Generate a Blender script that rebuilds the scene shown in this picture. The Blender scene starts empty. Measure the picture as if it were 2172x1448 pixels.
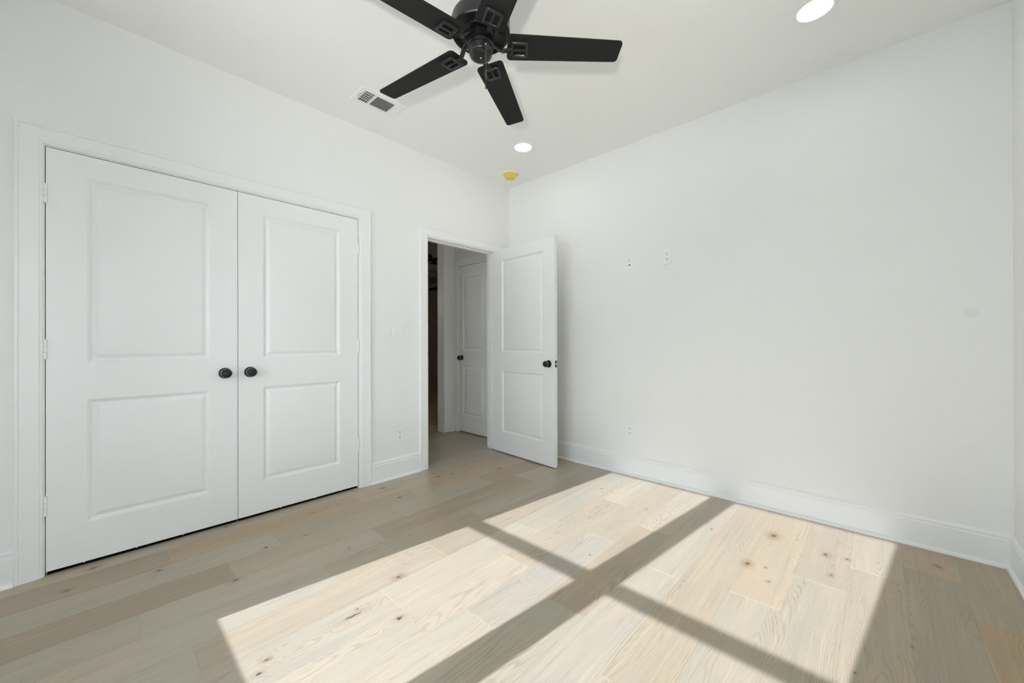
import bpy, bmesh, math, random
from mathutils import Matrix, Vector
random.seed(11)
scene = bpy.context.scene
COL = scene.collection
PI = math.pi

# ------------------------------------------------------------------ camera
cam_d = bpy.data.cameras.new('camera')
cam = bpy.data.objects.new('camera', cam_d); COL.objects.link(cam)
cam_d.sensor_fit = 'HORIZONTAL'; cam_d.sensor_width = 36.0
cam_d.lens = 826.9433 / 2172 * 36.0
cam_d.clip_start = 0.02; cam_d.clip_end = 300
CF = Vector((-0.68418003, 0.72931017, 0.00208643))
CR = Vector((0.72930544, 0.68418315, -0.00264392))
CU = Vector((3.35573776e-03, 2.87272803e-04, 9.99994328e-01))
CAM = Vector((2.87662146, -3.02980515, 1.10048808))
m = Matrix((CR, CU, -CF)).transposed().to_4x4(); m.translation = CAM
cam.matrix_world = m
scene.camera = cam

# ------------------------------------------------------------------ exposure
vs = scene.view_settings
scene.display_settings.display_device = 'sRGB'
vs.view_transform = 'Standard'; vs.look = 'None'; vs.gamma = 1.0; vs.exposure = -0.11
vs.use_curve_mapping = False
cy = scene.cycles
cy.use_denoising = True
cy.max_bounces = 9; cy.diffuse_bounces = 8; cy.glossy_bounces = 4; cy.transparent_max_bounces = 12
cy.sample_clamp_indirect = 8.0

# ------------------------------------------------------------------ sky and sun
H_CEIL = 2.743
TAN = 0.524                      # tangent of the sun's elevation
SKY = 5.9
EAST = 1.9
GROUND_GLOW = 3.0
world = bpy.data.worlds.new('sky'); scene.world = world; world.use_nodes = True
wn = world.node_tree.nodes; wl = world.node_tree.links
wn.clear()
out = wn.new('ShaderNodeOutputWorld'); bg = wn.new('ShaderNodeBackground')
tc = wn.new('ShaderNodeTexCoord'); sep = wn.new('ShaderNodeSeparateXYZ'); ramp = wn.new('ShaderNodeValToRGB')
mr = wn.new('ShaderNodeMapRange'); mr.inputs['From Min'].default_value = -1; mr.inputs['From Max'].default_value = 1
wl.new(tc.outputs['Generated'], sep.inputs[0]); wl.new(sep.outputs['Z'], mr.inputs['Value'])
wl.new(mr.outputs[0], ramp.inputs[0]); wl.new(ramp.outputs[0], bg.inputs['Color']); wl.new(bg.outputs[0], out.inputs['Surface'])
e = ramp.color_ramp.elements
e[0].position = 0.48; e[0].color = (0.80, 0.82, 0.79, 1)
e[1].position = 0.515; e[1].color = (1.22, 1.28, 1.31, 1)
x = ramp.color_ramp.elements.new(0.70); x.color = (0.72, 0.84, 0.98, 1)
# the sky is brighter towards +x (boost added for more light through the side window)
east = wn.new('ShaderNodeMapRange'); east.interpolation_type = 'SMOOTHSTEP'
east.inputs['From Min'].default_value = 0.15; east.inputs['From Max'].default_value = 0.9
east.inputs['To Min'].default_value = SKY; east.inputs['To Max'].default_value = SKY*EAST
wl.new(sep.outputs['X'], east.inputs['Value']); wl.new(east.outputs[0], bg.inputs['Strength'])

sun_d = bpy.data.lights.new('sun', 'SUN'); sun = bpy.data.objects.new('sun', sun_d); COL.objects.link(sun)
sun_d.energy = 9.9; sun_d.angle = math.radians(0.42); sun_d.color = (0.94, 1.0, 1.13)
sd = Vector((0.109, 1.0, -TAN)).normalized()
sun.rotation_euler = sd.to_track_quat('-Z', 'Y').to_euler()
sun.location = (1.2, -9, 6)

# uplight in the corner behind the camera: its beam throws the fan's shadow across the ceiling
lamp_d = bpy.data.lights.new('corner_uplight', 'SPOT'); lamp = bpy.data.objects.new('corner_uplight', lamp_d); COL.objects.link(lamp)
lamp_d.energy = 175.0; lamp_d.shadow_soft_size = 0.05; lamp_d.color = (1.0, 0.975, 0.93)
lamp_d.spot_size = math.radians(68); lamp_d.spot_blend = 1.0
lamp.location = (3.23, -3.70, 0.86)
lamp.rotation_euler = (Vector((1.50, -1.90, H_CEIL))-lamp.location).to_track_quat('-Z', 'Y').to_euler()

# added unseen fill light that lifts the far room and the hall door
far_d = bpy.data.lights.new('far_room_fill', 'POINT'); far = bpy.data.objects.new('far_room_fill', far_d); COL.objects.link(far)
far_d.energy = 6.0; far_d.shadow_soft_size = 0.12; far_d.color = (1.0, 0.86, 0.68); far.location = (-2.6, -1.35, 1.75)

# ------------------------------------------------------------------ helpers
def link_obj(name, me, mat=None, parent=None):
    o = bpy.data.objects.new(name, me); COL.objects.link(o)
    if mat is not None and not me.materials: me.materials.append(mat)
    if parent is not None: o.parent = parent
    return o
def obj(name, bm, mat, parent=None, smooth=False, angle=35):
    bmesh.ops.recalc_face_normals(bm, faces=bm.faces)
    me = bpy.data.meshes.new(name); bm.to_mesh(me); bm.free()
    me.materials.append(mat)
    if smooth:
        me.polygons.foreach_set('use_smooth', [True] * len(me.polygons))
        try: me.set_sharp_from_angle(angle=math.radians(angle))
        except Exception: pass
    return link_obj(name, me, None, parent)
def tag(o, label, cat=None, group=None, kind=None):
    if label: o['label'] = label
    if cat: o['category'] = cat
    if group: o['group'] = group
    if kind: o['kind'] = kind
    return o
def struct(o, label, cat): return tag(o, label, cat, kind='structure')
def empty(name, loc=(0, 0, 0), rz=0.0):
    o = bpy.data.objects.new(name, None); COL.objects.link(o)
    o.location = loc; o.rotation_euler = (0, 0, rz); o.empty_display_size = 0.05
    return o
def box(bm, x0, x1, y0, y1, z0, z1, bev=0.0, seg=2, M=None):
    r = bmesh.ops.create_cube(bm, size=1.0)
    vs_ = r['verts']
    T = Matrix.Translation(((x0+x1)/2, (y0+y1)/2, (z0+z1)/2)) @ Matrix.Diagonal((abs(x1-x0), abs(y1-y0), abs(z1-z0), 1))
    bmesh.ops.transform(bm, matrix=T, verts=vs_)
    if bev > 0:
        ed = list({ed for v in vs_ for ed in v.link_edges})
        rb = bmesh.ops.bevel(bm, geom=ed, offset=bev, segments=seg, profile=0.5, affect='EDGES')
        vs_ = list({v for f in rb['faces'] for v in f.verts} | {v for v in vs_ if v.is_valid})
    if M is not None: bmesh.ops.transform(bm, matrix=M, verts=[v for v in vs_ if v.is_valid])
    return vs_
def boxes(*bs, bev=0.0):
    bm = bmesh.new()
    for b in bs: box(bm, *b, bev=bev)
    return bm
def lathe(bm, prof, seg=40, M=None, cap0=True, cap1=True):
    """prof: (r, z) pairs, spun about z"""
    rings = []
    for r, z in prof:
        if r < 1e-6: rings.append([bm.verts.new((0, 0, z))])
        else: rings.append([bm.verts.new((r*math.cos(2*PI*i/seg), r*math.sin(2*PI*i/seg), z)) for i in range(seg)])
    for a, b in zip(rings[:-1], rings[1:]):
        if len(a) == 1 and len(b) == 1: continue
        for i in range(seg):
            j = (i+1) % seg
            if len(a) == 1: bm.faces.new((a[0], b[i], b[j]))
            elif len(b) == 1: bm.faces.new((a[i], a[j], b[0]))
            else: bm.faces.new((a[i], a[j], b[j], b[i]))
    if cap0 and len(rings[0]) > 1: bm.faces.new(rings[0])
    if cap1 and len(rings[-1]) > 1: bm.faces.new(rings[-1])
    if M is not None: bmesh.ops.transform(bm, matrix=M, verts=[v for r in rings for v in r])
def prism(bm, pts, z0, z1, M=None):
    lo = [bm.verts.new((p[0], p[1], z0)) for p in pts]; hi = [bm.verts.new((p[0], p[1], z1)) for p in pts]
    n = len(pts)
    bm.faces.new(lo); bm.faces.new(hi)
    for i in range(n): bm.faces.new((lo[i], lo[(i+1) % n], hi[(i+1) % n], hi[i]))
    if M is not None: bmesh.ops.transform(bm, matrix=M, verts=lo+hi)
    return lo+hi
def round_poly(pts, rad, seg=6):
    out_ = []
    n = len(pts)
    for i in range(n):
        p = Vector(pts[i]); a = (Vector(pts[i-1])-p); b = (Vector(pts[(i+1) % n])-p)
        r = rad[i] if isinstance(rad, (list, tuple)) else rad
        if r <= 0: out_.append(tuple(p)); continue
        a.normalize(); b.normalize()
        ang = a.angle(b); d = r/math.tan(ang/2)
        c = p + (a+b).normalized()*(r/math.sin(ang/2))
        s = p+a*d-c; t = p+b*d-c
        a0 = math.atan2(s.y, s.x); a1 = math.atan2(t.y, t.x)
        da = (a1-a0+PI) % (2*PI)-PI
        for k in range(seg+1):
            q = a0+da*k/seg; out_.append((c.x+r*math.cos(q), c.y+r*math.sin(q)))
    return out_
def sweep_flat(bm, path, widths, thick, side):
    """flat bar along a path, 'side' = width direction"""
    rings = []
    n = len(path)
    for i, p in enumerate(path):
        p = Vector(p)
        t = (Vector(path[min(i+1, n-1)])-Vector(path[max(i-1, 0)])).normalized()
        s = Vector(side); s = (s-t*s.dot(t)).normalized(); u = t.cross(s)
        w = widths[i]/2 if isinstance(widths, (list, tuple)) else widths/2
        h = thick/2
        rr = []
        for (a, b) in ((-1, -.5), (-.8, -1), (.8, -1), (1, -.5), (1, .5), (.8, 1), (-.8, 1), (-1, .5)):
            rr.append(bm.verts.new(p+s*w*a+u*h*b))
        rings.append(rr)
    for a, b in zip(rings[:-1], rings[1:]):
        for i in range(8): bm.faces.new((a[i], a[(i+1) % 8], b[(i+1) % 8], b[i]))
    bm.faces.new(rings[0]); bm.faces.new(rings[-1])
def tube(bm, path, r, seg=8):
    rings = []; n = len(path)
    for i, p in enumerate(path):
        p = Vector(p); t = (Vector(path[min(i+1, n-1)])-Vector(path[max(i-1, 0)])).normalized()
        s = t.orthogonal().normalized(); u = t.cross(s)
        rings.append([bm.verts.new(p+(s*math.cos(2*PI*k/seg)+u*math.sin(2*PI*k/seg))*r) for k in range(seg)])
    for a, b in zip(rings[:-1], rings[1:]):
        for i in range(seg): bm.faces.new((a[i], a[(i+1) % seg], b[(i+1) % seg], b[i]))
    bm.faces.new(rings[0]); bm.faces.new(rings[-1])
def copy_tree(o, parent=None):
    c = o.copy(); COL.objects.link(c)
    if parent is not None: c.parent = parent
    for ch in list(o.children): copy_tree(ch, c)
    return c
def door_slab(w, h, t, panels, both=False):
    """slab: x 0..w, z 0..h, front face at y=0 looking to -y; panels = (x0,x1,z0,z1)"""
    bm = bmesh.new()
    xs = sorted({0, w} | {p[0] for p in panels} | {p[1] for p in panels})
    zs = sorted({0, h} | {p[2] for p in panels} | {p[3] for p in panels})
    prof = [(0, 0), (.002, .0022), (.006, .0030), (.009, .0070), (.014, .0108), (.018, .0122), (.022, .0115), (.039, .0040), (.043, .0034)]
    def side(y, sg):
        V = {}
        def v(x_, z_, d=0.0):
            k = (round(x_, 5), round(z_, 5), round(d, 5))
            if k not in V: V[k] = bm.verts.new((x_, y+sg*d, z_))
            return V[k]
        for i in range(len(xs)-1):
            for j in range(len(zs)-1):
                a, b, c, d = xs[i], xs[i+1], zs[j], zs[j+1]
                if any(abs(p[0]-a) < 1e-6 and abs(p[1]-b) < 1e-6 and abs(p[2]-c) < 1e-6 and abs(p[3]-d) < 1e-6 for p in panels): continue
                bm.faces.new((v(a, c), v(b, c), v(b, d), v(a, d)))
        for (a, b, c, d) in panels:
            prev = None
            for o_, dp in prof:
                ring = [v(a+o_, c+o_, dp), v(b-o_, c+o_, dp), v(b-o_, d-o_, dp), v(a+o_, d-o_, dp)]
                if prev:
                    for k in range(4): bm.faces.new((prev[k], prev[(k+1) % 4], ring[(k+1) % 4], ring[k]))
                prev = ring
            bm.faces.new(prev)
    side(0, 1)
    if both: side(t, -1)
    else:
        q = [bm.verts.new((x_, t, z_)) for x_, z_ in ((0, 0), (w, 0), (w, h), (0, h))]; bm.faces.new(q)
    for (x_, z_, x2, z2) in ((0, 0, w, 0), (w, 0, w, h), (w, h, 0, h), (0, h, 0, 0)):
        q = [bm.verts.new(c) for c in ((x_, 0, z_), (x2, 0, z2), (x2, t, z2), (x_, t, z_))]; bm.faces.new(q)
    bmesh.ops.remove_doubles(bm, verts=bm.verts, dist=1e-5)
    return bm
CASING = [(0, 0), (0, .008), (.003, .0105), (.009, .0115), (.0115, .0145), (.014, .0155), (.068, .0185), (.071, .0175), (.074, .0215), (.083, .0215), (.085, .0195), (.085, 0)]
def casing(u0, u1, h, place, prof=CASING):
    """door casing round an opening u0..u1 high h; place(u, d, z) -> point"""
    bm = bmesh.new()
    rings = [[bm.verts.new(place(*q)) for q in ((u0-w, d, 0), (u0-w, d, h+w), (u1+w, d, h+w), (u1+w, d, 0))] for w, d in prof]
    for a, b in zip(rings[:-1], rings[1:]):
        for k in range(3): bm.faces.new((a[k], a[k+1], b[k+1], b[k]))
    a, b = rings[0], rings[-1]
    for k in range(3): bm.faces.new((a[k], b[k], b[k+1], a[k+1]))
    bm.faces.new([r[0] for r in rings]); bm.faces.new([r[3] for r in rings])
    return bm
BASE = [(0, 0), (.014, 0), (.014, .132), (.0125, .136), (.0105, .139), (.0105, .1415), (.012, .144), (.012, .151), (.009, .156), (.006, .1585), (.005, .163), (0, .163)]
SHOE = [(.0135, 0), (.029, 0), (.029, .006), (.0265, .012), (.021, .017), (.0135, .019)]
def run_profile(bm, prof, place, a, b):
    r0 = [bm.verts.new(place(a, d, z)) for d, z in prof]; r1 = [bm.verts.new(place(b, d, z)) for d, z in prof]
    n = len(prof)
    for i in range(n): bm.faces.new((r0[i], r0[(i+1) % n], r1[(i+1) % n], r1[i]))
    bm.faces.new(r0); bm.faces.new(r1)
def baseboard(name, place, a, b, label, sa=0, sb=0):
    bm = bmesh.new(); run_profile(bm, BASE, place, a, b); o = obj(name, bm, M['trim'], smooth=True, angle=20)
    struct(o, label, 'baseboard')
    bm = bmesh.new(); run_profile(bm, SHOE, place, a+sa, b+sb); obj('shoe_molding', bm, M['trim'], o, True, 50)
    return o

# ------------------------------------------------------------------ materials
def nmat(name, color, rough=0.5, metal=0.0, spec=0.5):
    mt = bpy.data.materials.new(name); mt.use_nodes = True
    b = mt.node_tree.nodes['Principled BSDF']
    b.inputs['Base Color'].default_value = (*color, 1); b.inputs['Roughness'].default_value = rough
    b.inputs['Metallic'].default_value = metal; b.inputs['Specular IOR Level'].default_value = spec
    return mt, b, mt.node_tree.nodes, mt.node_tree.links
def add_bump(mt, b, scale, dist, strength=1.0, detail=3):
    n, l = mt.node_tree.nodes, mt.node_tree.links
    t = n.new('ShaderNodeTexCoord'); no = n.new('ShaderNodeTexNoise'); bu = n.new('ShaderNodeBump')
    no.inputs['Scale'].default_value = scale; no.inputs['Detail'].default_value = detail
    bu.inputs['Strength'].default_value = strength; bu.inputs['Distance'].default_value = dist
    l.new(t.outputs['Object'], no.inputs['Vector']); l.new(no.outputs[0], bu.inputs['Height']); l.new(bu.outputs[0], b.inputs['Normal'])
    return no
M = {}
def paint(name, color, rough, scale=170, dist=.0011, marks=()):
    mt, b, n, l = nmat(name, color, rough, spec=0.35)
    add_bump(mt, b, scale, dist, 0.5, 2)
    if marks:
        geo = n.new('ShaderNodeNewGeometry'); cur = None
        for (p_, r_, s_) in marks:
            d = n.new('ShaderNodeVectorMath'); d.operation = 'DISTANCE'; d.inputs[1].default_value = p_
            l.new(geo.outputs['Position'], d.inputs[0])
            q = n.new('ShaderNodeMapRange'); q.interpolation_type = 'SMOOTHSTEP'
            q.inputs['From Min'].default_value = r_*.55; q.inputs['From Max'].default_value = r_*1.15
            q.inputs['To Min'].default_value = s_; q.inputs['To Max'].default_value = 0
            l.new(d.outputs['Value'], q.inputs['Value'])
            if cur is None: cur = q.outputs[0]
            else:
                a = n.new('ShaderNodeMath'); a.operation = 'MAXIMUM'; l.new(cur, a.inputs[0]); l.new(q.outputs[0], a.inputs[1]); cur = a.outputs[0]
        mx = n.new('ShaderNodeMix'); mx.data_type = 'RGBA'; mx.inputs['A'].default_value = (*color, 1); mx.inputs['B'].default_value = (.25, .25, .24, 1)
        l.new(cur, mx.inputs['Factor']); l.new(mx.outputs['Result'], b.inputs['Base Color'])
    M[name] = mt
WALL_C = (0.858, 0.861, 0.845)
paint('wall_paint', WALL_C, 0.55, marks=[((3.2206, 0, 1.2417), .030, .09), ((1.716, 0, .7985), .006, .2), ((1.33, 0, .83), .008, .08)])
paint('ceiling_paint', (0.90, 0.90, 0.875), 0.85, 120, .0010)
paint('hall_paint', (0.875, 0.872, 0.845), 0.6)
mt, b, n, l = nmat('trim_paint', (0.866, 0.876, 0.872), 0.33, spec=0.4); add_bump(mt, b, 60, .0002, .4); M['trim'] = mt
mt, b, n, l = nmat('door_paint', (0.866, 0.876, 0.872), 0.36, spec=0.4); add_bump(mt, b, 90, .0003, .4); M['door'] = mt
mt, b, n, l = nmat('black_satin_metal', (0.010, 0.011, 0.011), 0.30, 0.0, 0.5); M['black'] = mt
mt, b, n, l = nmat('black_blade_finish', (0.013, 0.0135, 0.0132), 0.6, 0.0, 0.22); add_bump(mt, b, 500, .0003, .5); M['blade'] = mt
mt, b, n, l = nmat('dark_bronze_knob', (0.015, 0.015, 0.016), 0.36, 0.3, 0.5); M['knob'] = mt
mt, b, n, l = nmat('worn_edge_highlight', (0.45, 0.44, 0.42), 0.35, 1.0); M['edge'] = mt
mt, b, n, l = nmat('white_plastic', (0.86, 0.88, 0.88), 0.35); M['plastic'] = mt
mt, b, n, l = nmat('slot_dark', (0.02, 0.02, 0.02), 0.7); M['slot'] = mt
mt, b, n, l = nmat('black_gap_shade', (0.004, 0.004, 0.004), 0.9, spec=0.1); M['gap_shade'] = mt  # shade colour for the strip below the closet leaves
mt, b, n, l = nmat('white_enamel', (0.85, 0.86, 0.855), 0.4); M['enamel'] = mt
mt, b, n, l = nmat('duct_dark', (0.035, 0.04, 0.042), 0.8); M['duct'] = mt
mt, b, n, l = nmat('nickel', (0.6, 0.6, 0.58), 0.3, 1.0); M['nickel'] = mt
mt, b, n, l = nmat('yellow_dust_cover', (0.74, 0.62, 0.09), 0.45); M['yellow'] = mt
mt, b, n, l = nmat('orange_print', (0.42, 0.15, 0.03), 0.6); M['orange'] = mt
mt, b, n, l = nmat('cabinet_paint', (0.36, 0.33, 0.28), 0.5); M['cabinet'] = mt
mt, b, n, l = nmat('cabinet_back_shade', (0.05, 0.047, 0.04), 0.6); M['cabinet_back'] = mt
mt, b, n, l = nmat('outdoor_paving', (0.84, 0.83, 0.80), 0.9); M['paving'] = mt
mt, b, n, l = nmat('outdoor_ground', (0.62, 0.64, 0.61), 0.9); M['lawn'] = mt
no = add_bump(mt, b, 30, .02)
mt = bpy.data.materials.new('lamp_lens'); mt.use_nodes = True; n = mt.node_tree.nodes; n.clear()
em = n.new('ShaderNodeEmission'); oo = n.new('ShaderNodeOutputMaterial'); em.inputs['Color'].default_value = (1, .965, .90, 1); em.inputs['Strength'].default_value = 22.0
mt.node_tree.links.new(em.outputs[0], oo.inputs[0]); M['lens'] = mt
mt = bpy.data.materials.new('window_glass'); mt.use_nodes = True; n = mt.node_tree.nodes; l = mt.node_tree.links; n.clear()
oo = n.new('ShaderNodeOutputMaterial'); mx = n.new('ShaderNodeMixShader'); tr = n.new('ShaderNodeBsdfTransparent'); gl = n.new('ShaderNodeBsdfGlossy')
fr = n.new('ShaderNodeFresnel'); fr.inputs['IOR'].default_value = 1.45; gl.inputs['Roughness'].default_value = 0.02; tr.inputs['Color'].default_value = (.98, .985, .985, 1)
l.new(fr.outputs[0], mx.inputs[0]); l.new(tr.outputs[0], mx.inputs[1]); l.new(gl.outputs[0], mx.inputs[2]); l.new(mx.outputs[0], oo.inputs[0]); M['glass'] = mt

KNOTS = [(0.699, -2.59, 1.5, 'd'), (0.334, -2.823, 1.2, 'd'), (0.071, -3.042, 1.2, 'b'), (0.238, -3.12, 1.1, 'b'), (1.302, -2.289, 0.5, 'd'), (1.331, -2.325, 1.3, 's'), (1.478, -2.199, 1.3, 'd'), (1.23, -2.057, 1.5, 't'), (1.37, -2.664, 1.0, 'd'), (1.325, -2.625, 0.8, 't'), (1.359, -0.435, 0.9, 'd'), (1.76, -0.549, 0.9, 'd'), (1.785, -1.282, 0.6, 'd'), (2.443, -0.403, 2.2, 'b'), (2.401, -0.821, 1.8, 'b'), (2.474, -0.797, 0.6, 'b'), (2.507, -0.92, 0.7, 'b'), (2.678, -0.456, 1.4, 'b'), (2.713, -0.665, 0.9, 'b'), (2.762, -0.437, 0.9, 'b'), (2.159, -0.557, 0.7, 'd'), (3.089, -0.218, 1.2, 'b'), (2.818, -1.307, 0.5, 'd'), (2.963, -1.024, 0.4, 'b'), (0.136, -1.548, 1.4, 'b'), (0.393, -1.555, 1.5, 'd'), (0.236, -1.108, 1.4, 'b'), (0.462, -0.622, 1.4, 'b'), (0.592, -1.519, 0.6, 'd'), (0.468, -2.407, 1.1, 'd'), (0.481, -2.209, 0.8, 'd'), (0.025, -2.5, 1.2, 'd'), (0.804, -2.098, 0.7, 'd'), (0.269, -0.984, 1.0, 'b'), (1.179, -0.483, 0.9, 'd')]
def floor_material():
    mt, b, n, l = nmat('oak_planks', (.5, .42, .32), 0.42, spec=0.38)
    N = lambda t: n.new('ShaderNode'+t)
    def math_(op, a, c=None, clamp=False):
        q = N('Math'); q.operation = op; q.use_clamp = clamp
        for i, v in enumerate((a, c)):
            if v is None: continue
            if isinstance(v, (int, float)): q.inputs[i].default_value = v
            else: l.new(v, q.inputs[i])
        return q.outputs[0]
    def mapr(v, a, c, d, e_, smooth=True):
        q = N('MapRange'); q.interpolation_type = 'SMOOTHSTEP' if smooth else 'LINEAR'
        q.inputs['From Min'].default_value = a; q.inputs['From Max'].default_value = c; q.inputs['To Min'].default_value = d; q.inputs['To Max'].default_value = e_
        l.new(v, q.inputs['Value']); return q.outputs[0]
    def noise(vec, scale, det=2, rough=.5, dist=0.0):
        q = N('TexNoise'); q.inputs['Scale'].default_value = scale; q.inputs['Detail'].default_value = det
        q.inputs['Roughness'].default_value = rough; q.inputs['Distortion'].default_value = dist
        l.new(vec, q.inputs['Vector']); return q.outputs[0]
    def mul(vec, s):
        q = N('VectorMath'); q.operation = 'MULTIPLY'; q.inputs[1].default_value = s; l.new(vec, q.inputs[0]); return q.outputs[0]
    def mixc(f, a, c, blend='MIX'):
        q = N('Mix'); q.data_type = 'RGBA'; q.blend_type = blend
        for k, v in (('Factor', f), ('A', a), ('B', c)):
            s = q.inputs[k] if k == 'Factor' else [i_ for i_ in q.inputs if i_.name == k and i_.type == 'RGBA'][0]
            if isinstance(v, (int, float)): s.default_value = v
            elif isinstance(v, tuple): s.default_value = (*v, 1)
            else: l.new(v, s)
        return [o_ for o_ in q.outputs if o_.type == 'RGBA'][0]
    uv = N('UVMap'); uv.uv_map = 'grain'; uvv = uv.outputs[0]
    tint = N('Attribute'); tint.attribute_name = 'tint'; tint.attribute_type = 'GEOMETRY'
    style = N('Attribute'); style.attribute_name = 'figure'; style.attribute_type = 'GEOMETRY'
    geo = N('NewGeometry')
    # irregular knot distance field
    wob = N('TexNoise'); wob.inputs['Scale'].default_value = 45; wob.inputs['Detail'].default_value = 2; l.new(geo.outputs['Position'], wob.inputs['Vector'])
    w2 = N('VectorMath'); w2.operation = 'MULTIPLY_ADD'; w2.inputs[1].default_value = (.022, .03, 0); w2.inputs[2].default_value = (-.011, -.015, 0); l.new(wob.outputs['Color'], w2.inputs[0])
    pos = N('VectorMath'); pos.operation = 'ADD'; l.new(geo.outputs['Position'], pos.inputs[0]); l.new(w2.outputs[0], pos.inputs[1])
    dist = {}
    for kx, ky, s, t in KNOTS:
        rx, ry = (.0085*s, .013*s) if t != 's' else (.006*s, .03*s)
        q = N('VectorMath'); q.operation = 'MULTIPLY_ADD'; q.inputs[1].default_value = (1/rx, 1/ry, 0); q.inputs[2].default_value = (-kx/rx, -ky/ry, 0)
        l.new(pos.outputs[0], q.inputs[0])
        ln = N('VectorMath'); ln.operation = 'LENGTH'; l.new(q.outputs[0], ln.inputs[0])
        key = 'blue' if t in 'ds' else 'brown'
        dist[key] = ln.outputs['Value'] if key not in dist else math_('MINIMUM', dist[key], ln.outputs['Value'])
    dmin = math_('MINIMUM', dist['blue'], dist['brown'])
    # growth-ring figure
    sepv = N('SeparateXYZ'); l.new(uvv, sepv.inputs[0])
    warp = noise(mul(uvv, (5.0, .75, 1)), 1.0, 2, .45)
    warp2 = noise(mul(uvv, (30, 3.2, 1)), 1.0, 3, .6)
    near = mapr(dmin, 0.6, 7.0, 3.2, 0.0)
    ph = math_('ADD', math_('MULTIPLY', sepv.outputs[0], 95.0), math_('MULTIPLY', warp, math_('ADD', math_('MULTIPLY', style.outputs['Fac'], 62.0), 8.0)))
    ph = math_('ADD', ph, math_('MULTIPLY', warp2, 2.2)); ph = math_('ADD', ph, near)
    tri = math_('ABSOLUTE', math_('SUBTRACT', math_('FRACT', ph), 0.5))      # 0 .. 0.5
    ring = mapr(tri, 0.0, 0.30, 1.0, 0.0)
    ringamt = math_('MULTIPLY', ring, mapr(noise(mul(uvv, (11, 1.4, 1)), 1.0, 3), .36, .66, .08, 1.0))
    pores = mapr(noise(mul(uvv, (420, 11, 1)), 1.0, 3, .6), .50, .72, 0.0, 1.0)
    streak = noise(mul(uvv, (60, 1.6, 1)), 1.0, 3, .6)
    blotch = noise(mul(uvv, (9, 1.7, 1)), 1.0, 2)
    c = mixc(mapr(blotch, .3, .7, 0, 1), (0.480, 0.405, 0.308), (0.440, 0.392, 0.314))
    c = mixc(1.0, c, tint.outputs['Color'], 'MULTIPLY')
    c = mixc(math_('MULTIPLY', ringamt, .38), c, (0.24, 0.18, 0.125))
    c = mixc(math_('MULTIPLY', pores, .26), c, (0.26, 0.20, 0.14))
    c = mixc(math_('MULTIPLY', mapr(streak, .52, .8, 0, 1), .48), c, (0.30, 0.235, 0.165))
    c = mixc(math_('MULTIPLY', mapr(streak, .48, .22, 0, 1), .22), c, (0.70, 0.62, 0.50))
    c = mixc(mapr(dist['brown'], .7, 3.2, .55, 0), c, (0.30, 0.185, 0.10))
    c = mixc(mapr(dist['brown'], .35, .95, .85, 0), c, (0.10, 0.062, 0.035))
    c = mixc(mapr(dist['blue'], .8, 3.0, .40, 0), c, (0.33, 0.25, 0.17))
    c = mixc(mapr(dist['blue'], .40, 1.0, .92, 0), c, (0.055, 0.06, 0.065))
    l.new(c, b.inputs['Base Color'])
    rg = mapr(ringamt, 0, 1, .32, .44); l.new(rg, b.inputs['Roughness'])
    bu = N('Bump'); bu.inputs['Strength'].default_value = .35; bu.inputs['Distance'].default_value = .0006
    hh = math_('ADD', math_('MULTIPLY', ringamt, -.6), math_('MULTIPLY', pores, -.5)); l.new(hh, bu.inputs['Height']); l.new(bu.outputs[0], b.inputs['Normal'])
    return mt
M['floor'] = floor_material()

# ------------------------------------------------------------------ the shell
RX, RY, H = 3.354, -3.82, 2.743           # right wall, window wall, ceiling
CL0, CL1 = -3.197, -1.668                 # closet opening (between jambs)
BD0, BD1 = -1.040, -0.222                 # bedroom doorway
FX, FY0, FY1, FH = -6.15, -1.8, 4.6, 3.05 # room beyond the hall
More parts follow.
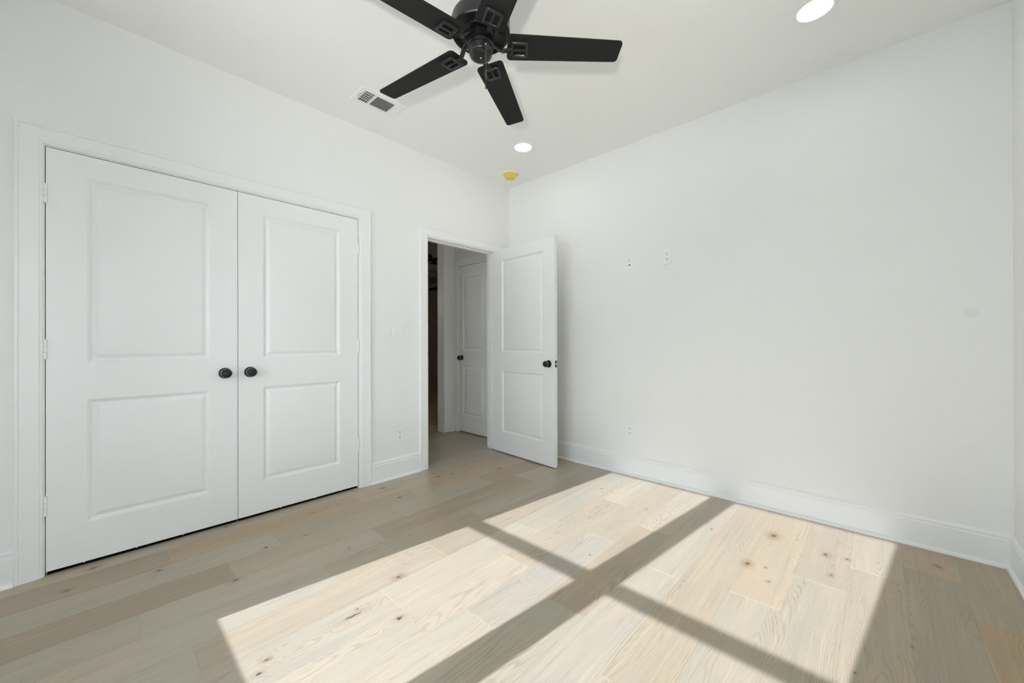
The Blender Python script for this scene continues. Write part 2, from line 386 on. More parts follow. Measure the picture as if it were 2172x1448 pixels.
# floor of separate chamfered planks
def build_floor():
    bm = bmesh.new(); uvl = bm.loops.layers.uv.new('grain')
    tl = bm.loops.layers.float_color.new('tint'); fl = bm.loops.layers.float_color.new('figure')
    W = .19
    J = {0: [-2.50], 1: [-2.775, -1.785], 2: [-2.34, -1.45], 3: [-2.582, -1.693, -.90], 4: [-2.913, -1.92], 5: [-2.264, -1.37], 6: [-2.79, -1.79], 7: [-2.166, -1.27], 8: [-1.585, -.592], 9: [-1.08], 10: [-1.697, -.806], 11: [-1.18], 12: [-1.89], 13: [-1.115], 14: [-.78], 15: [-.515], 16: [-.344], 17: [-.66]}
    A = (1, 1, 1); warm = (1.02, .95, .86); orange = (1.0, .865, .69); grey = (.95, .97, .95); brown = (.86, .80, .73); pink = (.99, .95, .91); pale = (1.07, 1.06, 1.04); dark = (.79, .745, .68)
    TINT = {(1, -2.0): orange, (1, -3.0): brown, (1, -1.0): warm, (2, -3.0): grey, (2, -2.0): (.92, .88, .83), (2, -1.0): warm, (3, -3.0): dark, (3, -2.0): (.97, .93, .86), (3, -1.2): grey, (3, -.5): brown,
            (4, -3.2): grey, (4, -2.4): A, (4, -1.0): brown, (5, -2.8): A, (5, -1.8): (.95, .91, .85), (5, -.8): grey, (6, -3.2): grey, (6, -2.0): pink, (6, -1.2): (.92, .88, .82), (7, -2.5): A, (7, -1.8): pale, (7, -.8): grey,
            (8, -2.0): pale, (8, -1.0): pink, (8, -.3): pale, (9, -2.0): pale, (9, -.5): pink, (10, -2.2): grey, (10, -1.2): (.92, .86, .80), (10, -.4): pale, (11, -2.0): A, (11, -.5): A, (12, -1.0): (.97, .92, .86), (12, -2.5): pink,
            (13, -2.0): (.97, .96, .93), (13, -.5): warm, (14, -.4): (.95, .91, .86), (14, -1.5): (.95, .95, .92), (15, -.2): (1.0, .98, .95), (15, -1.5): (.96, .93, .87), (16, -.1): (1.02, .93, .78), (16, -1.5): (.86, .85, .82), (17, -.3): (.92, .88, .79), (17, -1.5): (.98, .83, .64)}
    FIG = {(12, -1.0): 1.0, (16, -1.5): .9, (17, -.3): 1.0, (13, -.5): .9, (14, -.4): .7, (16, -.1): .8, (10, -1.2): .8, (8, -.3): .6, (9, -.5): .7, (6, -1.2): .6}
    rnd = random.Random(5)
    for r in range(-33, 18):
        x0 = -.076+W*r; x1 = x0+W
        ylo, yhi = (FY0-.1, FY1) if x0 < -1.1 else (RY-.2, .75)
        js = sorted(J.get(r, []))
        if not js: js = [rnd.uniform(-1.5, 0)]
        while js[0] > ylo: js.insert(0, js[0]-rnd.uniform(.8, 1.9))
        while js[-1] < yhi: js.append(js[-1]+rnd.uniform(.8, 1.9))
        for a, b_ in zip(js[:-1], js[1:]):
            y0, y1 = max(a, ylo), min(b_, yhi)
            if y1-y0 < .005: continue
            t = None; f = rnd.choice((.05, .15, .3, .55, .8))
            base = [1, 1, 1]; k = rnd.uniform(.86, 1.06); wv = rnd.uniform(-.05, .05)
            t = (k*(1+wv*.6), k, k*(1-wv))
            for (rr, yy), v in TINT.items():
                if rr == r and y0 < yy < y1: t = v; f = FIG.get((rr, yy), f)
            ou, ov = rnd.uniform(0, 40), rnd.uniform(0, 400)
            fl_ = 1 if rnd.random() < .5 else -1
            c_, d_ = .0012, .0008
            top = [(x0+c_, y0+c_, 0), (x1-c_, y0+c_, 0), (x1-c_, y1-c_, 0), (x0+c_, y1-c_, 0)]
            low = [(x0, y0, -d_), (x1, y0, -d_), (x1, y1, -d_), (x0, y1, -d_)]
            tv = [bm.verts.new(p) for p in top]; lv = [bm.verts.new(p) for p in low]
            fs = [bm.faces.new(tv)]
            for q in range(4): fs.append(bm.faces.new((lv[q], lv[(q+1) % 4], tv[(q+1) % 4], tv[q])))
            for f_ in fs:
                for lp in f_.loops:
                    co = lp.vert.co
                    lp[uvl].uv = (ou+co.x-x0, ov+fl_*(co.y-y0)); lp[tl] = (*t, 1); lp[fl] = (f, f, f, 1)
    me = bpy.data.meshes.new('floor'); bm.normal_update(); bm.to_mesh(me); bm.free(); me.materials.append(M['floor'])
    return link_obj('floor', me)
struct(build_floor(), 'pale oak plank floor running from the bedroom through the doorway', 'floor')

WT = .115
struct(obj('wall_left', boxes(
    (-WT, 0, RY-.15, CL0-.018, 0, H), (-WT, 0, CL0-.018, CL1+.018, 2.057, H), (-WT, 0, CL1+.018, BD0-.018, 0, H),
    (-WT, 0, BD0-.018, BD1+.018, 2.057, H), (-WT, 0, BD1+.018, 0.0, 0, H)), M['wall_paint']),
    'white textured wall holding the closet doors and the open doorway', 'wall')
struct(obj('wall_back', boxes((-WT, RX+WT, 0, WT, 0, H)), M['wall_paint']), 'long blank white wall with a cable plate and two outlets', 'wall')
SY0, SY1 = -3.79, -3.22                    # side window, behind the camera's right shoulder
SZ0, SZ1 = .16, 2.075
struct(obj('wall_right', boxes((RX, RX+WT, RY-.15, SY0, 0, H), (RX, RX+WT, SY1, 0, 0, H), (RX, RX+WT, SY0, SY1, 0, SZ0), (RX, RX+WT, SY0, SY1, SZ1, H)), M['wall_paint']), 'narrow sliver of white wall at the right edge of the photo', 'wall')
WX0, WX1, WZ0, WZ1 = .775, 2.575, .57, 2.075
struct(obj('wall_front', boxes((-WT, WX0, RY-.15, RY, 0, H), (WX1, RX+WT, RY-.15, RY, 0, H), (WX0, WX1, RY-.15, RY, 0, WZ0), (WX0, WX1, RY-.15, RY, WZ1, H)), M['wall_paint']),
    'white wall with the twin window, behind the camera', 'wall')
struct(obj('ceiling', boxes((-WT, RX+WT, RY-.15, WT, H, H+.12)), M['ceiling_paint']), 'white bedroom ceiling with fan, vent and recessed lights', 'ceiling')
# closet cavity
struct(obj('wall_closet', boxes((-.80, -.72, CL0-.3, CL1+.3, 0, H), (-.72, -WT, CL0-.3, CL0-.2, 0, H), (-.72, -WT, CL1+.2, CL1+.3, 0, H), (-.80, -WT, CL0-.3, CL1+.3, 2.5, 2.6)), M['wall_paint']),
    'inside walls of the closet behind the shut doors', 'wall')
# hall
HX, HY = -1.0, .04
struct(obj('wall_hall_end', boxes((HX-.12, -.906-.018, HY, HY+.115, 0, H), (-.906-.018, -.375+.018, HY, HY+.115, 2.057, H), (-.375+.018, -WT, HY, HY+.115, 0, H), (HX-.12, 0, .65, .7, 0, H), (-WT, 0, WT, .65, 0, H)), M['hall_paint']),
    'hallway end wall around the narrow closed door', 'wall')
struct(obj('wall_hall', boxes((HX-.12, HX, -.105, HY, 0, H), (HX-.12, HX, -1.35, -.105, 2.47, H), (HX-.12, HX, -2.0, -1.35, 0, H), (HX-.12, HX, HY, FY1, 0, FH), (HX, -WT, -2.0, -1.9, 0, H), (HX-.12, HX, -2.0, HY, H, FH+.1)), M['hall_paint']),
    'white hallway wall end beside the opening to the dark room', 'wall')
struct(obj('ceiling_hall', boxes((HX-.12, -WT, -2.0, .7, H, H+.1)), M['ceiling_paint']), 'hallway ceiling beyond the open doorway', 'ceiling')
struct(obj('wall_far', boxes((FX-.1, FX, FY0-.1, FY1+.1, 0, FH), (FX, HX-.12, FY0-.2, FY0-.1, 0, FH), (FX, HX-.12, FY1, FY1+.1, 0, FH)), M['hall_paint']), 'dim wall behind the built-in bookcase in the far room', 'wall')
struct(obj('ceiling_far', boxes((FX-.1, HX-.0, FY0-.2, FY1+.1, FH, FH+.1)), M['ceiling_paint']), 'dark ceiling of the far room beyond the hallway', 'ceiling')
struct(obj('floor_base', boxes((FX-.1, RX+WT, RY-.15, FY1+.1, -.06, -.004)), M['duct']), 'dark floor base under the oak planks', 'floor')
# ground outside the window
struct(obj('ground', boxes((-14, RX+WT+.01, -34, RY-.16, -.55, -.45)), M['lawn']), 'ground outside the twin window behind the camera', 'ground')
struct(obj('patio', boxes((RX+WT+.01, 30, -34, 20, -.30, -.20)), M['paving']), 'pale sunlit paving outside the side window', 'ground')

# window (frame, mullion, meeting rails, panes)
w = empty('window_1', (0, 0, 0)); struct(w, 'twin white window behind the camera that lets the sun in', 'window')
y0, y1 = -3.93, -3.87
LX0, LX1, MX0, MX1, GZ0, GZ1, RZ0, RZ1 = .820, 2.5305, 1.593, 1.742, .614, 2.030, 1.2576, 1.302
obj('window_frame', boxes((WX0, LX0, y0, y1, WZ0, WZ1), (LX1, WX1, y0, y1, WZ0, WZ1), (LX0, LX1, y0, y1, WZ0, GZ0), (LX0, LX1, y0, y1, GZ1, WZ1)), M['trim'], w)
obj('mullion', boxes((MX0, MX1, y0, y1, GZ0, GZ1)), M['trim'], w)
obj('meeting_rail', boxes((LX0, MX0, -3.915, -3.885, RZ0, RZ1)), M['trim'], w)
obj('meeting_rail', boxes((MX1, LX1, -3.915, -3.885, RZ0, RZ1)), M['trim'], w)
for xa, xb in ((LX0, MX0), (MX1, LX1)):
    for za, zb in ((GZ0, RZ0), (RZ1, GZ1)):
        obj('pane', boxes((xa, xb, -3.902, -3.898, za, zb)), M['glass'], w)
obj('window_sill', boxes((WX0-.04, WX1+.04, RY-.08, RY+.03, WZ0-.03, WZ0-.002), bev=.003), M['trim'], w)

w = empty('window_2', (0, 0, 0)); struct(w, 'white side window beside and behind the camera', 'window')
xa, xb = RX+.04, RX+.10
obj('window_frame', boxes((xa, xb, SY0, SY0+.045, SZ0, SZ1), (xa, xb, SY1-.045, SY1, SZ0, SZ1), (xa, xb, SY0+.045, SY1-.045, SZ0, SZ0+.045), (xa, xb, SY0+.045, SY1-.045, SZ1-.045, SZ1)), M['trim'], w)
obj('meeting_rail', boxes((xa+.01, xb-.01, SY0+.045, SY1-.045, RZ0, RZ1)), M['trim'], w)
for za, zb in ((SZ0+.045, RZ0), (RZ1, SZ1-.045)): obj('pane', boxes((xa+.028, xa+.032, SY0+.045, SY1-.045, za, zb)), M['glass'], w)
obj('window_sill', boxes((RX-.03, RX+.038, SY0-.04, SY1+.04, SZ0-.03, SZ0-.002), bev=.003), M['trim'], w)

# casings and jambs
pl_left = lambda u, d, z: (d, u, z)
o = obj('trim_1', casing(CL0-.005, CL1+.005, 2.044, pl_left), M['trim'], smooth=True, angle=15); struct(o, 'wide white casing around the double closet doors', 'trim')
obj('jamb', boxes((-WT, -.0005, CL0-.018, CL0, 0, 2.057), (-WT, -.0005, CL1, CL1+.018, 0, 2.057), (-WT, -.0005, CL0, CL1, 2.039, 2.057)), M['trim'], o)
obj('stop_bead', boxes((-.085, -.040, CL0, CL0+.014, 0, 2.039), (-.085, -.040, CL1-.014, CL1, 0, 2.039), (-.085, -.040, CL0, CL1, 2.027, 2.039)), M['trim'], o)
o = obj('trim_2', casing(BD0+.005-.01, BD1+.005, 2.028, pl_left), M['trim'], smooth=True, angle=15); struct(o, 'white casing around the open bedroom doorway', 'trim')
obj('jamb', boxes((-WT-.001, -.0005, BD0-.018, BD0, 0, 2.04), (-WT-.001, -.0005, BD1, BD1+.018, 0, 2.04), (-WT-.001, -.0005, BD0-.018, BD1+.018, 2.022, 2.057)), M['trim'], o)
obj('stop_bead', boxes((-.075, -.040, BD0, BD0+.013, 0, 2.0108), (-.075, -.040, BD1-.013, BD1, 0, 2.0108), (-.075, -.040, BD0, BD1, 2.011, 2.022), bev=.002), M['trim'], o)
o.parent = None
pl_end = lambda u, d, z: (u, HY-d, z)
o = obj('trim_3', casing(-.911, -.370, 2.040, pl_end), M['trim'], smooth=True, angle=15); struct(o, 'white casing around the closed hallway door', 'trim')
obj('jamb', boxes((-.924, -.906, HY+.0005, HY+.115, 0, 2.057), (-.375, -.357, HY+.0005, HY+.115, 0, 2.057), (-.906, -.375, HY+.0005, HY+.115, 2.036, 2.057)), M['trim'], o)
# cased end of the hall wall
o = obj('trim_4', boxes((HX-.121, HX+.001, -.124, -.105, 0, 2.47), (HX, HX+.014, -.122, -.035, 0, 2.55), bev=.002), M['trim']); struct(o, 'white cased end of the hallway wall beside the dark opening', 'trim')

baseboard('baseboard_left', pl_left, CL1+.0905, BD0-.0905, 'tall white baseboard between closet casing and doorway')
baseboard('baseboard_left', pl_left, RY, CL0-.0905, 'short piece of baseboard left of the closet doors')
pl_back = lambda u, d, z: (u, -d, z)
baseboard('baseboard_back', pl_back, 0, RX, 'long white baseboard under the blank back wall')
pl_right = lambda u, d, z: (RX-d, u, z)
baseboard('baseboard_right', pl_right, RY, 0, 'white baseboard at the right edge of the photo')
baseboard('baseboard_hall', lambda u, d, z: (HX+d, u, z), -.035, HY, 'short hallway baseboard beside the closed hallway door')

# ------------------------------------------------------------------ doors
def knob_parts(parent, x_, z_, y_front, sgn, face=True):
    """knob and rose on the face y=y_front, pointing to sgn*y"""
    Mx = Matrix.Translation((x_, y_front, z_)) @ Matrix.Rotation(-sgn*PI/2, 4, 'X')
    bm = bmesh.new(); lathe(bm, [(0, .0635), (.008, .063), (.015, .061), (.021, .057), (.0255, .051), (.0275, .045), (.0268, .039), (.022, .032), (.015, .027), (.0125, .023), (.0125, .008)], 40, Mx, cap1=True)
    k = obj('knob', bm, M['knob'], parent, True, 50); k['label'] = 'round black door knob'
    bm = bmesh.new(); lathe(bm, [(.0325, 0), (.0325, .0035), (.031, .0055), (.025, .0075), (.016, .0100), (.0125, .0105)], 40, Mx)
    obj('rosette', bm, M['knob'], k, True, 40)
    bm = bmesh.new(); lathe(bm, [(.0265, .0355), (.0278, .0372), (.0284, .0385), (.0278, .0398), (.0262, .0410)], 40, Mx, False, False)
    obj('knob_ring', bm, M['edge'], k, True, 60)  # pale ring paints the rim highlight on the worn knob edge
    return k
def hinges(parent, x_, zs, y_):
    for z_ in zs:
        bm = bmesh.new()
        for q in range(3): lathe(bm, [(.0055, q*.03+.0006), (.0068, q*.03+.0012), (.0068, q*.03+.0292), (.0055, q*.03+.0298)], 16, Matrix.Translation((x_, y_, z_-.045)))
        lathe(bm, [(0, -.003), (.004, -.002), (.0045, 0), (.0045, .09), (.004, .092), (0, .093)], 12, Matrix.Translation((x_, y_, z_-.045)))
        obj('hinge', bm, M['trim'], parent, True, 40)
def panel_door(name, w_, h_, t_, x0_, x1_, both=False, dz=0.0):
    return obj(name, door_slab(w_, h_, t_, [(x0_, x1_, .200+dz, .808+dz), (x0_, x1_, .993+dz, 1.911+dz)], both), M['door'], smooth=True, angle=12)
def gap_shade_strip(parent, clips):  # black strip paints the shade of the gap under each leaf
    sl = obj('gap_shade_strip', boxes((.004, DW-.004, .010, .030, -.0165, 0)), M['gap_shade'], parent); sl['label'] = 'black strip for the shade in the gap under the door'
    for c_ in clips: obj('bottom_clip', boxes((c_-.0025, c_+.0025, .005, .010, -.006, 0), bev=.001), M['plastic'], sl)
# left and right closet leaves (local x runs along +y of the room; front looks to +x)
DW = .759
d1 = panel_door('door_1', DW, 2.0165, .035, .1345, DW-.1345, dz=-.005); d1.matrix_world = Matrix.Translation((0, -3.1940, .018)) @ Matrix.Rotation(PI/2, 4, 'Z')
struct(d1, 'left closet door, white two-panel leaf with black knob', 'door')
knob_parts(d1, DW-.0635, .901, 0, -1); hinges(d1, -.0015, (1.795, 1.055, .313), -.006); gap_shade_strip(d1, (.122, .311, .500))
d2 = panel_door('door_2', DW, 2.0165, .035, .1345, DW-.1345, dz=-.005); d2.matrix_world = Matrix.Translation((0, -2.4320, .018)) @ Matrix.Rotation(PI/2, 4, 'Z')
struct(d2, 'right closet door, white two-panel leaf next to the light switches', 'door')
knob_parts(d2, .0635, .901, 0, -1); hinges(d2, DW+.0015, (1.795, 1.055, .313), -.006); gap_shade_strip(d2, (.236, .452, .632))
# open bedroom door: hinged at the corner, front face looks back into the room
ang = math.atan2(-.055, .82)
d3 = panel_door('door_3', .816, 2.018, .035, .125, .684, True); d3.matrix_world = Matrix.Translation((.017, -.255, .010)) @ Matrix.Rotation(ang, 4, 'Z')
struct(d3, 'white bedroom door standing open against the back wall corner', 'door')
knob_parts(d3, .816-.068, .900, 0, -1); knob_parts(d3, .816-.068, .900, .035, 1)
lp = obj('latch_plate', boxes((.8155, .8175, .005, .030, .872, .930), bev=.0006), M['black'], d3)
bm = bmesh.new(); prism(bm, [(.8170, .011), (.8270, .020), (.8270, .024), (.8170, .024)], .892, .910); obj('latch_bolt', bm, M['nickel'], lp)
# hallway door
d4 = panel_door('door_4', .525, 2.018, .035, .072, .452); d4.matrix_world = Matrix.Translation((-.903, HY+.003, .013))
struct(d4, 'narrow closed hallway door seen through the open doorway', 'door')
knob_parts(d4, .048, .900, 0, -1)

# ------------------------------------------------------------------ ceiling fan
FAN = (1.65, -1.9116, 2.3590); FAN_PHI = .8092; PITCH = -.1440
fan = empty('ceiling_fan', FAN)
tag(fan, 'black five-blade ceiling fan hanging from the bedroom ceiling', 'ceiling fan')
bm = bmesh.new(); lathe(bm, [(.052, .047), (.070, .050), (.074, .054), (.078, .052), (.112, .051), (.115, .047), (.121, .047), (.1245, .052), (.1245, .098), (.121, .110), (.112, .124), (.095, .138), (.072, .150), (.04, .160), (.016, .166)], 64)
obj('motor_housing', bm, M['black'], fan, True, 30)
bm = bmesh.new(); lathe(bm, [(.014, .160), (.014, .345)], 20); obj('downrod', bm, M['black'], fan, True)
bm = bmesh.new(); lathe(bm, [(.018, .315), (.045, .318), (.062, .335), (.068, .360), (.068, H-FAN[2])], 40); obj('canopy', bm, M['black'], fan, True)
bm = bmesh.new(); lathe(bm, [(.046, .014), (.055, .016), (.055, .040), (.050, .046)], 48)
for k in range(10):
    a = 2*PI*k/10+.2
    box(bm, .052, .0565, -.0012, .0012, .016, .040, M=Matrix.Rotation(a, 4, 'Z'))
obj('flywheel', bm, M['black'], fan, True, 30)
bm = bmesh.new(); lathe(bm, [(0, -.051), (.030, -.0505), (.040, -.048), (.0455, -.043), (.047, -.037), (.047, -.036), (.0485, -.034), (.0485, -.012), (.0495, -.010), (.0565, -.009), (.0575, -.005), (.0575, .006), (.054, .013), (.03, .014)], 56)
sh = obj('switch_housing', bm, M['black'], fan, True, 30)
bm = bmesh.new(); lathe(bm, [(0, -.0525), (.003, -.0522), (.004, -.0505)], 16); obj('screw', bm, M['nickel'], sh, True)
for a in (2.2, 3.6):
    bm = bmesh.new(); lathe(bm, [(0, .004), (.003, .003), (.0035, 0)], 10, Matrix.Rotation(a, 4, 'Z') @ Matrix.Translation((.0575, 0, -.002)) @ Matrix.Rotation(PI/2, 4, 'Y')); obj('screw', bm, M['nickel'], sh, True)
def blade_mesh():
    bm = bmesh.new()
    pts = round_poly([(.1125, -.0619), (.6002, -.0502), (.6002, .0502), (.1125, .0619)], [.018, .016, .016, .018], 7)
    prism(bm, pts, -.003, .003)
    return bm
def bracket_mesh():
    bm = bmesh.new()
    # slotted rectangular plate under the blade root
    x0_, x1_, hw = .128, .202, .037
    prof = [(0, -.0030), (0, -.0105), (.0025, -.0135), (.0045, -.0150), (.0115, -.0150), (.0145, -.0115), (.0145, -.0030)]
    rings = []
    for off, z_ in prof:
        rings.append([bm.verts.new((p_[0], p_[1], z_)) for p_ in round_poly([(x0_+off, -hw+off), (x1_-off, -hw+off), (x1_-off, hw-off), (x0_+off, hw-off)], max(.011-off*.62, .002), 4)])
    k = len(rings[0])
    for a, b_ in zip(rings, rings[1:]+rings[:1]):
        for i in range(k): bm.faces.new((a[i], a[(i+1) % k], b_[(i+1) % k], b_[i]))
    box(bm, x0_+.010, x1_-.010, -.0065, .0065, -.0140, -.0030, bev=.0015)
    return bm
def arm_mesh():
    bm = bmesh.new()
    path = [(.050, .012, .026), (.066, .017, .018), (.080, .017, .004), (.094, .012, -.008), (.110, .004, -.0118), (.131, .0, -.0112)]
    sweep_flat(bm, path, [.026, .024, .022, .020, .020, .022], .008, (0, 1, .15))
    return bm
blade_me = bracket_me = arm_me = None
for k in range(5):
    R_ = Matrix.Rotation(FAN_PHI+k*2*PI/5, 4, 'Z') @ Matrix.Rotation(PITCH, 4, 'X')
    if blade_me is None:
        bl = obj('blade', blade_mesh(), M['blade'], fan, True, 30); blade_me = bl.data
        br = obj('blade_bracket', bracket_mesh(), M['black'], bl, True, 40); bracket_me = br.data
        ar = obj('blade_arm', arm_mesh(), M['black'], bl, True, 40); arm_me = ar.data
    else:
        bl = link_obj('blade', blade_me, None, fan); link_obj('blade_bracket', bracket_me, None, bl); link_obj('blade_arm', arm_me, None, bl)
    bl.matrix_local = R_
CX, CY = .050, -.0174
bm = bmesh.new()
n_b = 60; z_t, z_b = -.024, -.178
for q in range(n_b):
    z_ = z_t+(z_b-z_t)*q/(n_b-1)
    lathe(bm, [(0, -.0011), (.00085, -.0006), (.00085, .0006), (0, .0011)], 6, Matrix.Translation((CX, CY, z_)))
tube(bm, [(CX, CY, z_t), (CX, CY, z_b)], .0004, 5)
lathe(bm, [(.0018, 0), (.0046, .001), (.0046, .004), (.0018, .006)], 14, Matrix.Translation((CX*.93, CY*.93, z_t-.001)) @ Matrix.Rotation(math.atan2(CY, CX), 4, 'Z') @ Matrix.Rotation(PI/2, 4, 'Y'))
ch = obj('pull_chain', bm, M['nickel'], fan, True)
ch['label'] = 'silver bead pull chain'
bm = bmesh.new(); lathe(bm, [(0, -.214), (.0026, -.212), (.0032, -.195), (.0022, -.184), (.0012, -.178), (0, -.177)], 14, Matrix.Translation((CX, CY, 0))); obj('pull_weight', bm, M['black'], ch, True)
# the far room's fan, a copy
fan2 = copy_tree(fan); fan2.name = 'ceiling_fan'
fan2.location = (-3.5, 1.30, 2.66); fan2.scale = (1.3, 1.3, (FH-2.66)/(H-FAN[2])); fan2.rotation_euler = (0, 0, math.radians(-40))
tag(fan2, 'black ceiling fan glimpsed in the dark room beyond the doorway', 'ceiling fan')

# ------------------------------------------------------------------ recessed lights
def recessed(loc, label):
    r = empty('recessed_light', loc); tag(r, label, 'recessed light', 'recessed ceiling lights')
    bm = bmesh.new(); lathe(bm, [(.0705, -.001), (.0715, -.0045), (.076, -.0065), (.090, -.0045), (.0935, -.002), (.094, 0)], 64, None, False, False); t = obj('trim_ring', bm, M['enamel'], r, True, 40)
    bm = bmesh.new(); lathe(bm, [(0, -.0030), (.050, -.0028), (.0712, -.0015)], 64, None, False, False); obj('lens', bm, M['lens'], r, True)
    return r
recessed((.704, -.571, H), 'lit recessed ceiling light near the smoke detector')
recessed((2.655, -.600, H), 'lit recessed ceiling light cut by the top edge of the photo, right of the fan')

# ------------------------------------------------------------------ ceiling vent
v = empty('air_vent', (.393, -1.703, H)); tag(v, 'white rectangular air vent in the ceiling beside a fan blade', 'air vent')
VX, VY = .097, .1675                       # half sizes
zones = [(-.128, -.060), (-.046, .083), (.096, .136)]  # along y
hx = .062
bm = bmesh.new()
ys = [-VY+.012] + [q for z_ in zones for q in z_] + [VY-.012]
box(bm, -VX+.010, -hx, -VY+.010, VY-.010, -.006, -.003); box(bm, hx, VX-.010, -VY+.010, VY-.010, -.006, -.003)
for a, b_ in ((-VY+.010, zones[0][0]), (zones[0][1], zones[1][0]), (zones[1][1], zones[2][0]), (zones[2][1], VY-.010)): box(bm, -hx, hx, a, b_, -.006, -.003)
# sloped rim
o_ = [(-VX, -VY), (VX, -VY), (VX, VY), (-VX, VY)]; i_ = [(-VX+.011, -VY+.011), (VX-.011, -VY+.011), (VX-.011, VY-.011), (-VX+.011, VY-.011)]
ov = [bm.verts.new((*p_, 0)) for p_ in o_]; iv = [bm.verts.new((*p_, -.006)) for p_ in i_]
for k in range(4): bm.faces.new((ov[k], ov[(k+1) % 4], iv[(k+1) % 4], iv[k]))
fr_ = obj('vent_frame', bm, M['enamel'], v)
obj('duct', boxes((-hx-.002, hx+.002, -VY+.03, VY-.025, -.0012, -.0004)), M['duct'], v)
def louvers(a, b_, axis, n_, tilt, wid):
    bm = bmesh.new()
    for k in range(n_):
        if axis == 'y':   # slats run along y, spaced in x
            c_ = -hx+(k+.5)*2*hx/n_
            box(bm, -wid/2, wid/2, a, b_, -.0004, .0004, M=Matrix.Translation((c_, 0, -.0045)) @ Matrix.Rotation(tilt, 4, 'Y'))
        else:
            c_ = a+(k+.5)*(b_-a)/n_
            box(bm, -hx, hx, -wid/2, wid/2, -.0004, .0004, M=Matrix.Translation((0, c_, -.0045)) @ Matrix.Rotation(tilt, 4, 'X'))
    return bm
obj('louver_bank', louvers(*zones[0], 'x', 5, math.radians(35), .0085), M['enamel'], v)
obj('louver_bank', louvers(*zones[1], 'y', 9, math.radians(26), .0095), M['enamel'], v)
obj('louver_bank', louvers(*zones[2], 'x', 5, math.radians(-24), .0066), M['enamel'], v)
bm = bmesh.new()
for k in range(4): 
    c_ = -hx+(k+1)*2*hx/5
    box(bm, c_-.003, c_+.003, zones[0][0], zones[0][1], -.0022, -.0014)
obj('cross_bar', bm, M['enamel'], v)
obj('damper_slot', boxes((-.030, .024, -.1405, -.1385, -.0066, -.0058)), M['slot'], v)

# ------------------------------------------------------------------ smoke detector
s = empty('smoke_detector', (.268, -.279, H)); tag(s, 'white smoke detector under a yellow dust cover near the ceiling corner', 'smoke detector')
bm = bmesh.new(); lathe(bm, [(.076, 0), (.076, -.010), (.072, -.014), (.05, -.015)], 48); obj('base', bm, M['plastic'], s, True, 40)
bm = bmesh.new(); lathe(bm, [(.070, 0), (.0705, -.004), (.064, -.010), (.0615, -.013), (.050, -.036), (.044, -.041), (.030, -.043), (0, -.043)], 48, Matrix.Translation((.006, .004, -.012)) @ Matrix.Rotation(.10, 4, 'Y'))
box(bm, .055, .082, -.016, .016, -.003, 0, bev=.001, M=Matrix.Translation((.006, .004, -.015)) @ Matrix.Rotation(.75, 4, 'Z'))
dc = obj('dust_cover', bm, M['yellow'], s, True, 40); dc['label'] = 'yellow plastic dust cover'
bm = bmesh.new(); box(bm, -.011, .011, -.005, .005, -.0006, .0006, M=Matrix.Translation((.040, -.022, -.0415)) @ Matrix.Rotation(.8, 4, 'Z') @ Matrix.Rotation(-.62, 4, 'X')); obj('printed_mark', bm, M['orange'], dc)

# ------------------------------------------------------------------ wall plates (local: x across, z up, face to -y)
def plate(w_, h_): return boxes((-w_/2, w_/2, -.0055, 0, -h_/2, h_/2), bev=.0022)
def outlet(mw, label):
    r = empty('wall_outlet'); r.matrix_world = mw; tag(r, label, 'electrical outlet', 'duplex wall outlets')
    obj('cover_plate', plate(.073, .118), M['plastic'], r)
    for zc in (.0195, -.0195):
        bm = bmesh.new()
        pts = [(.0168*math.cos(a), max(-.0135, min(.0135, .0172*math.sin(a)))) for a in [2*PI*i/40 for i in range(40)]]
        prism(bm, pts, 0, .0018, Matrix.Translation((0, -.0054, zc)) @ Matrix.Rotation(PI/2, 4, 'X'))
        rc = obj('receptacle', bm, M['plastic'], r)
        bm = bmesh.new()
        box(bm, -.0078, -.0052, -.0077, -.0071, zc-.001, zc+.0085); box(bm, .0054, .0076, -.0077, -.0071, zc+.0, zc+.0078)
        lathe(bm, [(.0034, 0), (.0034, .0006)], 12, Matrix.Translation((0, -.0071, zc-.0072)) @ Matrix.Rotation(PI/2, 4, 'X'))
        obj('slots', bm, M['slot'], rc)
    bm = bmesh.new(); lathe(bm, [(.0028, 0), (.0026, .0012), (0, .0014)], 12, Matrix.Translation((0, -.0055, 0)) @ Matrix.Rotation(PI/2, 4, 'X')); obj('screw', bm, M['plastic'], r, True)
    return r
on_back = lambda x_, z_: Matrix.Translation((x_, 0, z_))
on_left = lambda y_, z_: Matrix.Translation((0, y_, z_)) @ Matrix.Rotation(PI/2, 4, 'Z')
outlet(on_back(1.688, 1.762), 'high wall outlet on the back wall, right of the cable plate')
outlet(on_back(1.375, .366), 'low wall outlet on the back wall just above the baseboard')
outlet(on_left(-1.321, .346), 'low wall outlet between the closet and the doorway')
r = empty('cable_plate'); r.matrix_world = on_back(1.377, 1.757); tag(r, 'white cable and network plate high on the back wall, left of the outlet', 'cable plate')
obj('cover_plate', plate(.073, .118), M['plastic'], r)
bm = bmesh.new(); lathe(bm, [(.0065, 0), (.0065, .003), (.0046, .0035), (.0046, .010), (.003, .0102), (.001, .0085), (0, .0085)], 18, Matrix.Translation((-.002, -.0055, .019)) @ Matrix.Rotation(PI/2, 4, 'X')); obj('coaxial_connector', bm, M['nickel'], r, True, 30)
bm = bmesh.new(); box(bm, -.0058, .0058, -.0062, -.0050, -.0250, -.0150); box(bm, -.0032, .0032, -.0062, -.0050, -.0150, -.0125); obj('network_jack', bm, M['slot'], r)
r = empty('light_switch'); r.matrix_world = on_left(-1.3735, 1.193); tag(r, 'white triple rocker light switch beside the doorway', 'light switch')
obj('cover_plate', plate(.165, .118), M['plastic'], r)
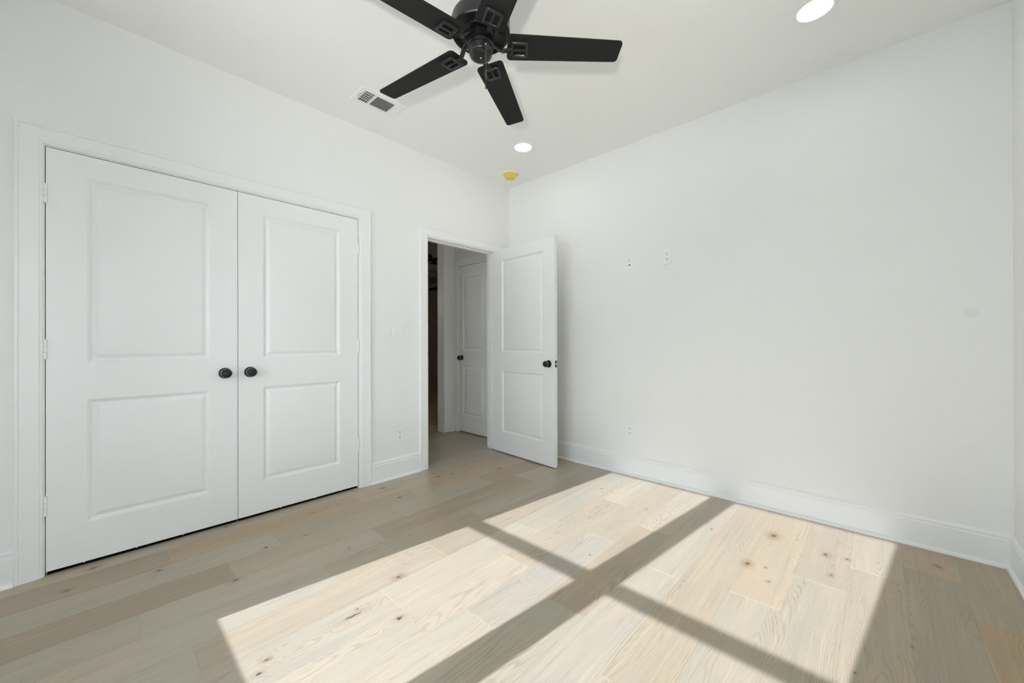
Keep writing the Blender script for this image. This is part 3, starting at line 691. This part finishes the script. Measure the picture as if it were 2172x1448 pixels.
for q, xc in enumerate((-.046, 0, .046)):
    obj('rocker_surround', boxes((xc-.0172, xc+.0172, -.0060, -.0050, -.0338, .0338)), M['slot'] if False else M['enamel'], r)
    tl_ = .075 if q == 2 else -.075
    bm = bmesh.new(); box(bm, xc-.0155, xc+.0155, -.0045, .0005, -.0320, .0320, bev=.0012, M=Matrix.Translation((0, -.0062, 0)) @ Matrix.Rotation(tl_, 4, 'X')); obj('rocker', bm, M['plastic'], r)
    for zc in (.0485, -.0485):
        bm = bmesh.new(); lathe(bm, [(.0030, 0), (.0028, .0012), (0, .0014)], 12, Matrix.Translation((xc, -.0055, zc)) @ Matrix.Rotation(PI/2, 4, 'X')); obj('screw', bm, M['enamel'], r, True)

# ------------------------------------------------------------------ far room: built-in bookcase
bk = empty('built_in_bookcase', (FX, 3.0, 0)); tag(bk, 'dark built-in bookcase over cupboards in the far room', 'bookcase')
U0, U1 = .25, 2.0   # along y, relative to 3.0
obj('back_panel', boxes((0.001, .03, U0+.01, U1-.01, .85, 2.70)), M['cabinet_back'], bk)  # near-black colour carries the shade behind the shelves
bm = boxes((0, .03, U0, U1, 2.70, 2.95), (0, .33, U0, U0+.085, .85, 2.60), (0, .33, U1-.085, U1, .85, 2.60), (.0, .33, U0, U1, 2.52, 2.72), (0, .33, .98, 1.06, .85, 2.6), (0, .35, U0-.04, U1+.04, 2.88, 2.95))
obj('frame', bm, M['cabinet'], bk)
for z_ in (1.287, 1.722, 2.157): obj('shelf', boxes((.03, .31, U0+.085, U1-.085, z_-.018, z_+.018)), M['cabinet'], bk)
obj('countertop', boxes((0, .46, U0-.02, U1+.02, .81, .85)), M['cabinet'], bk)
obj('plinth', boxes((0, .38, U0, U1, 0, .10)), M['cabinet'], bk)
obj('cupboard', boxes((0, .42, U0, U1, .10, .81)), M['cabinet'], bk)
q = U0+.02
dw = (U1-U0-.04)/4
for k, (a, b_) in enumerate(((U0+.02, U0+.140), (U0+.150, U0+.62), (U0+.63, U0+1.10), (U0+1.11, U1-.02))):
    bm = boxes((.42, .436, a, a+.05, .12, .80), (.42, .436, b_-.05, b_, .12, .80), (.42, .436, a+.05, b_-.05, .12, .18), (.42, .436, a+.05, b_-.05, .74, .80), (.42, .426, a+.05, b_-.05, .18, .74)); obj('cupboard_door', bm, M['cabinet'], bk)
# thin white sliver on the floor by the opening
bm = bmesh.new(); prism(bm, round_poly([(-.035, -.006), (.030, -.009), (.038, .004), (-.028, .010)], .003, 3), 0, .004)
sc = obj('white_sliver', bm, M['plastic']); sc.location = (-1.418, -.005, 0.0002); sc.rotation_euler = (0, 0, .75)
tag(sc, 'small white scrap lying on the floor of the dark room', 'scrap')
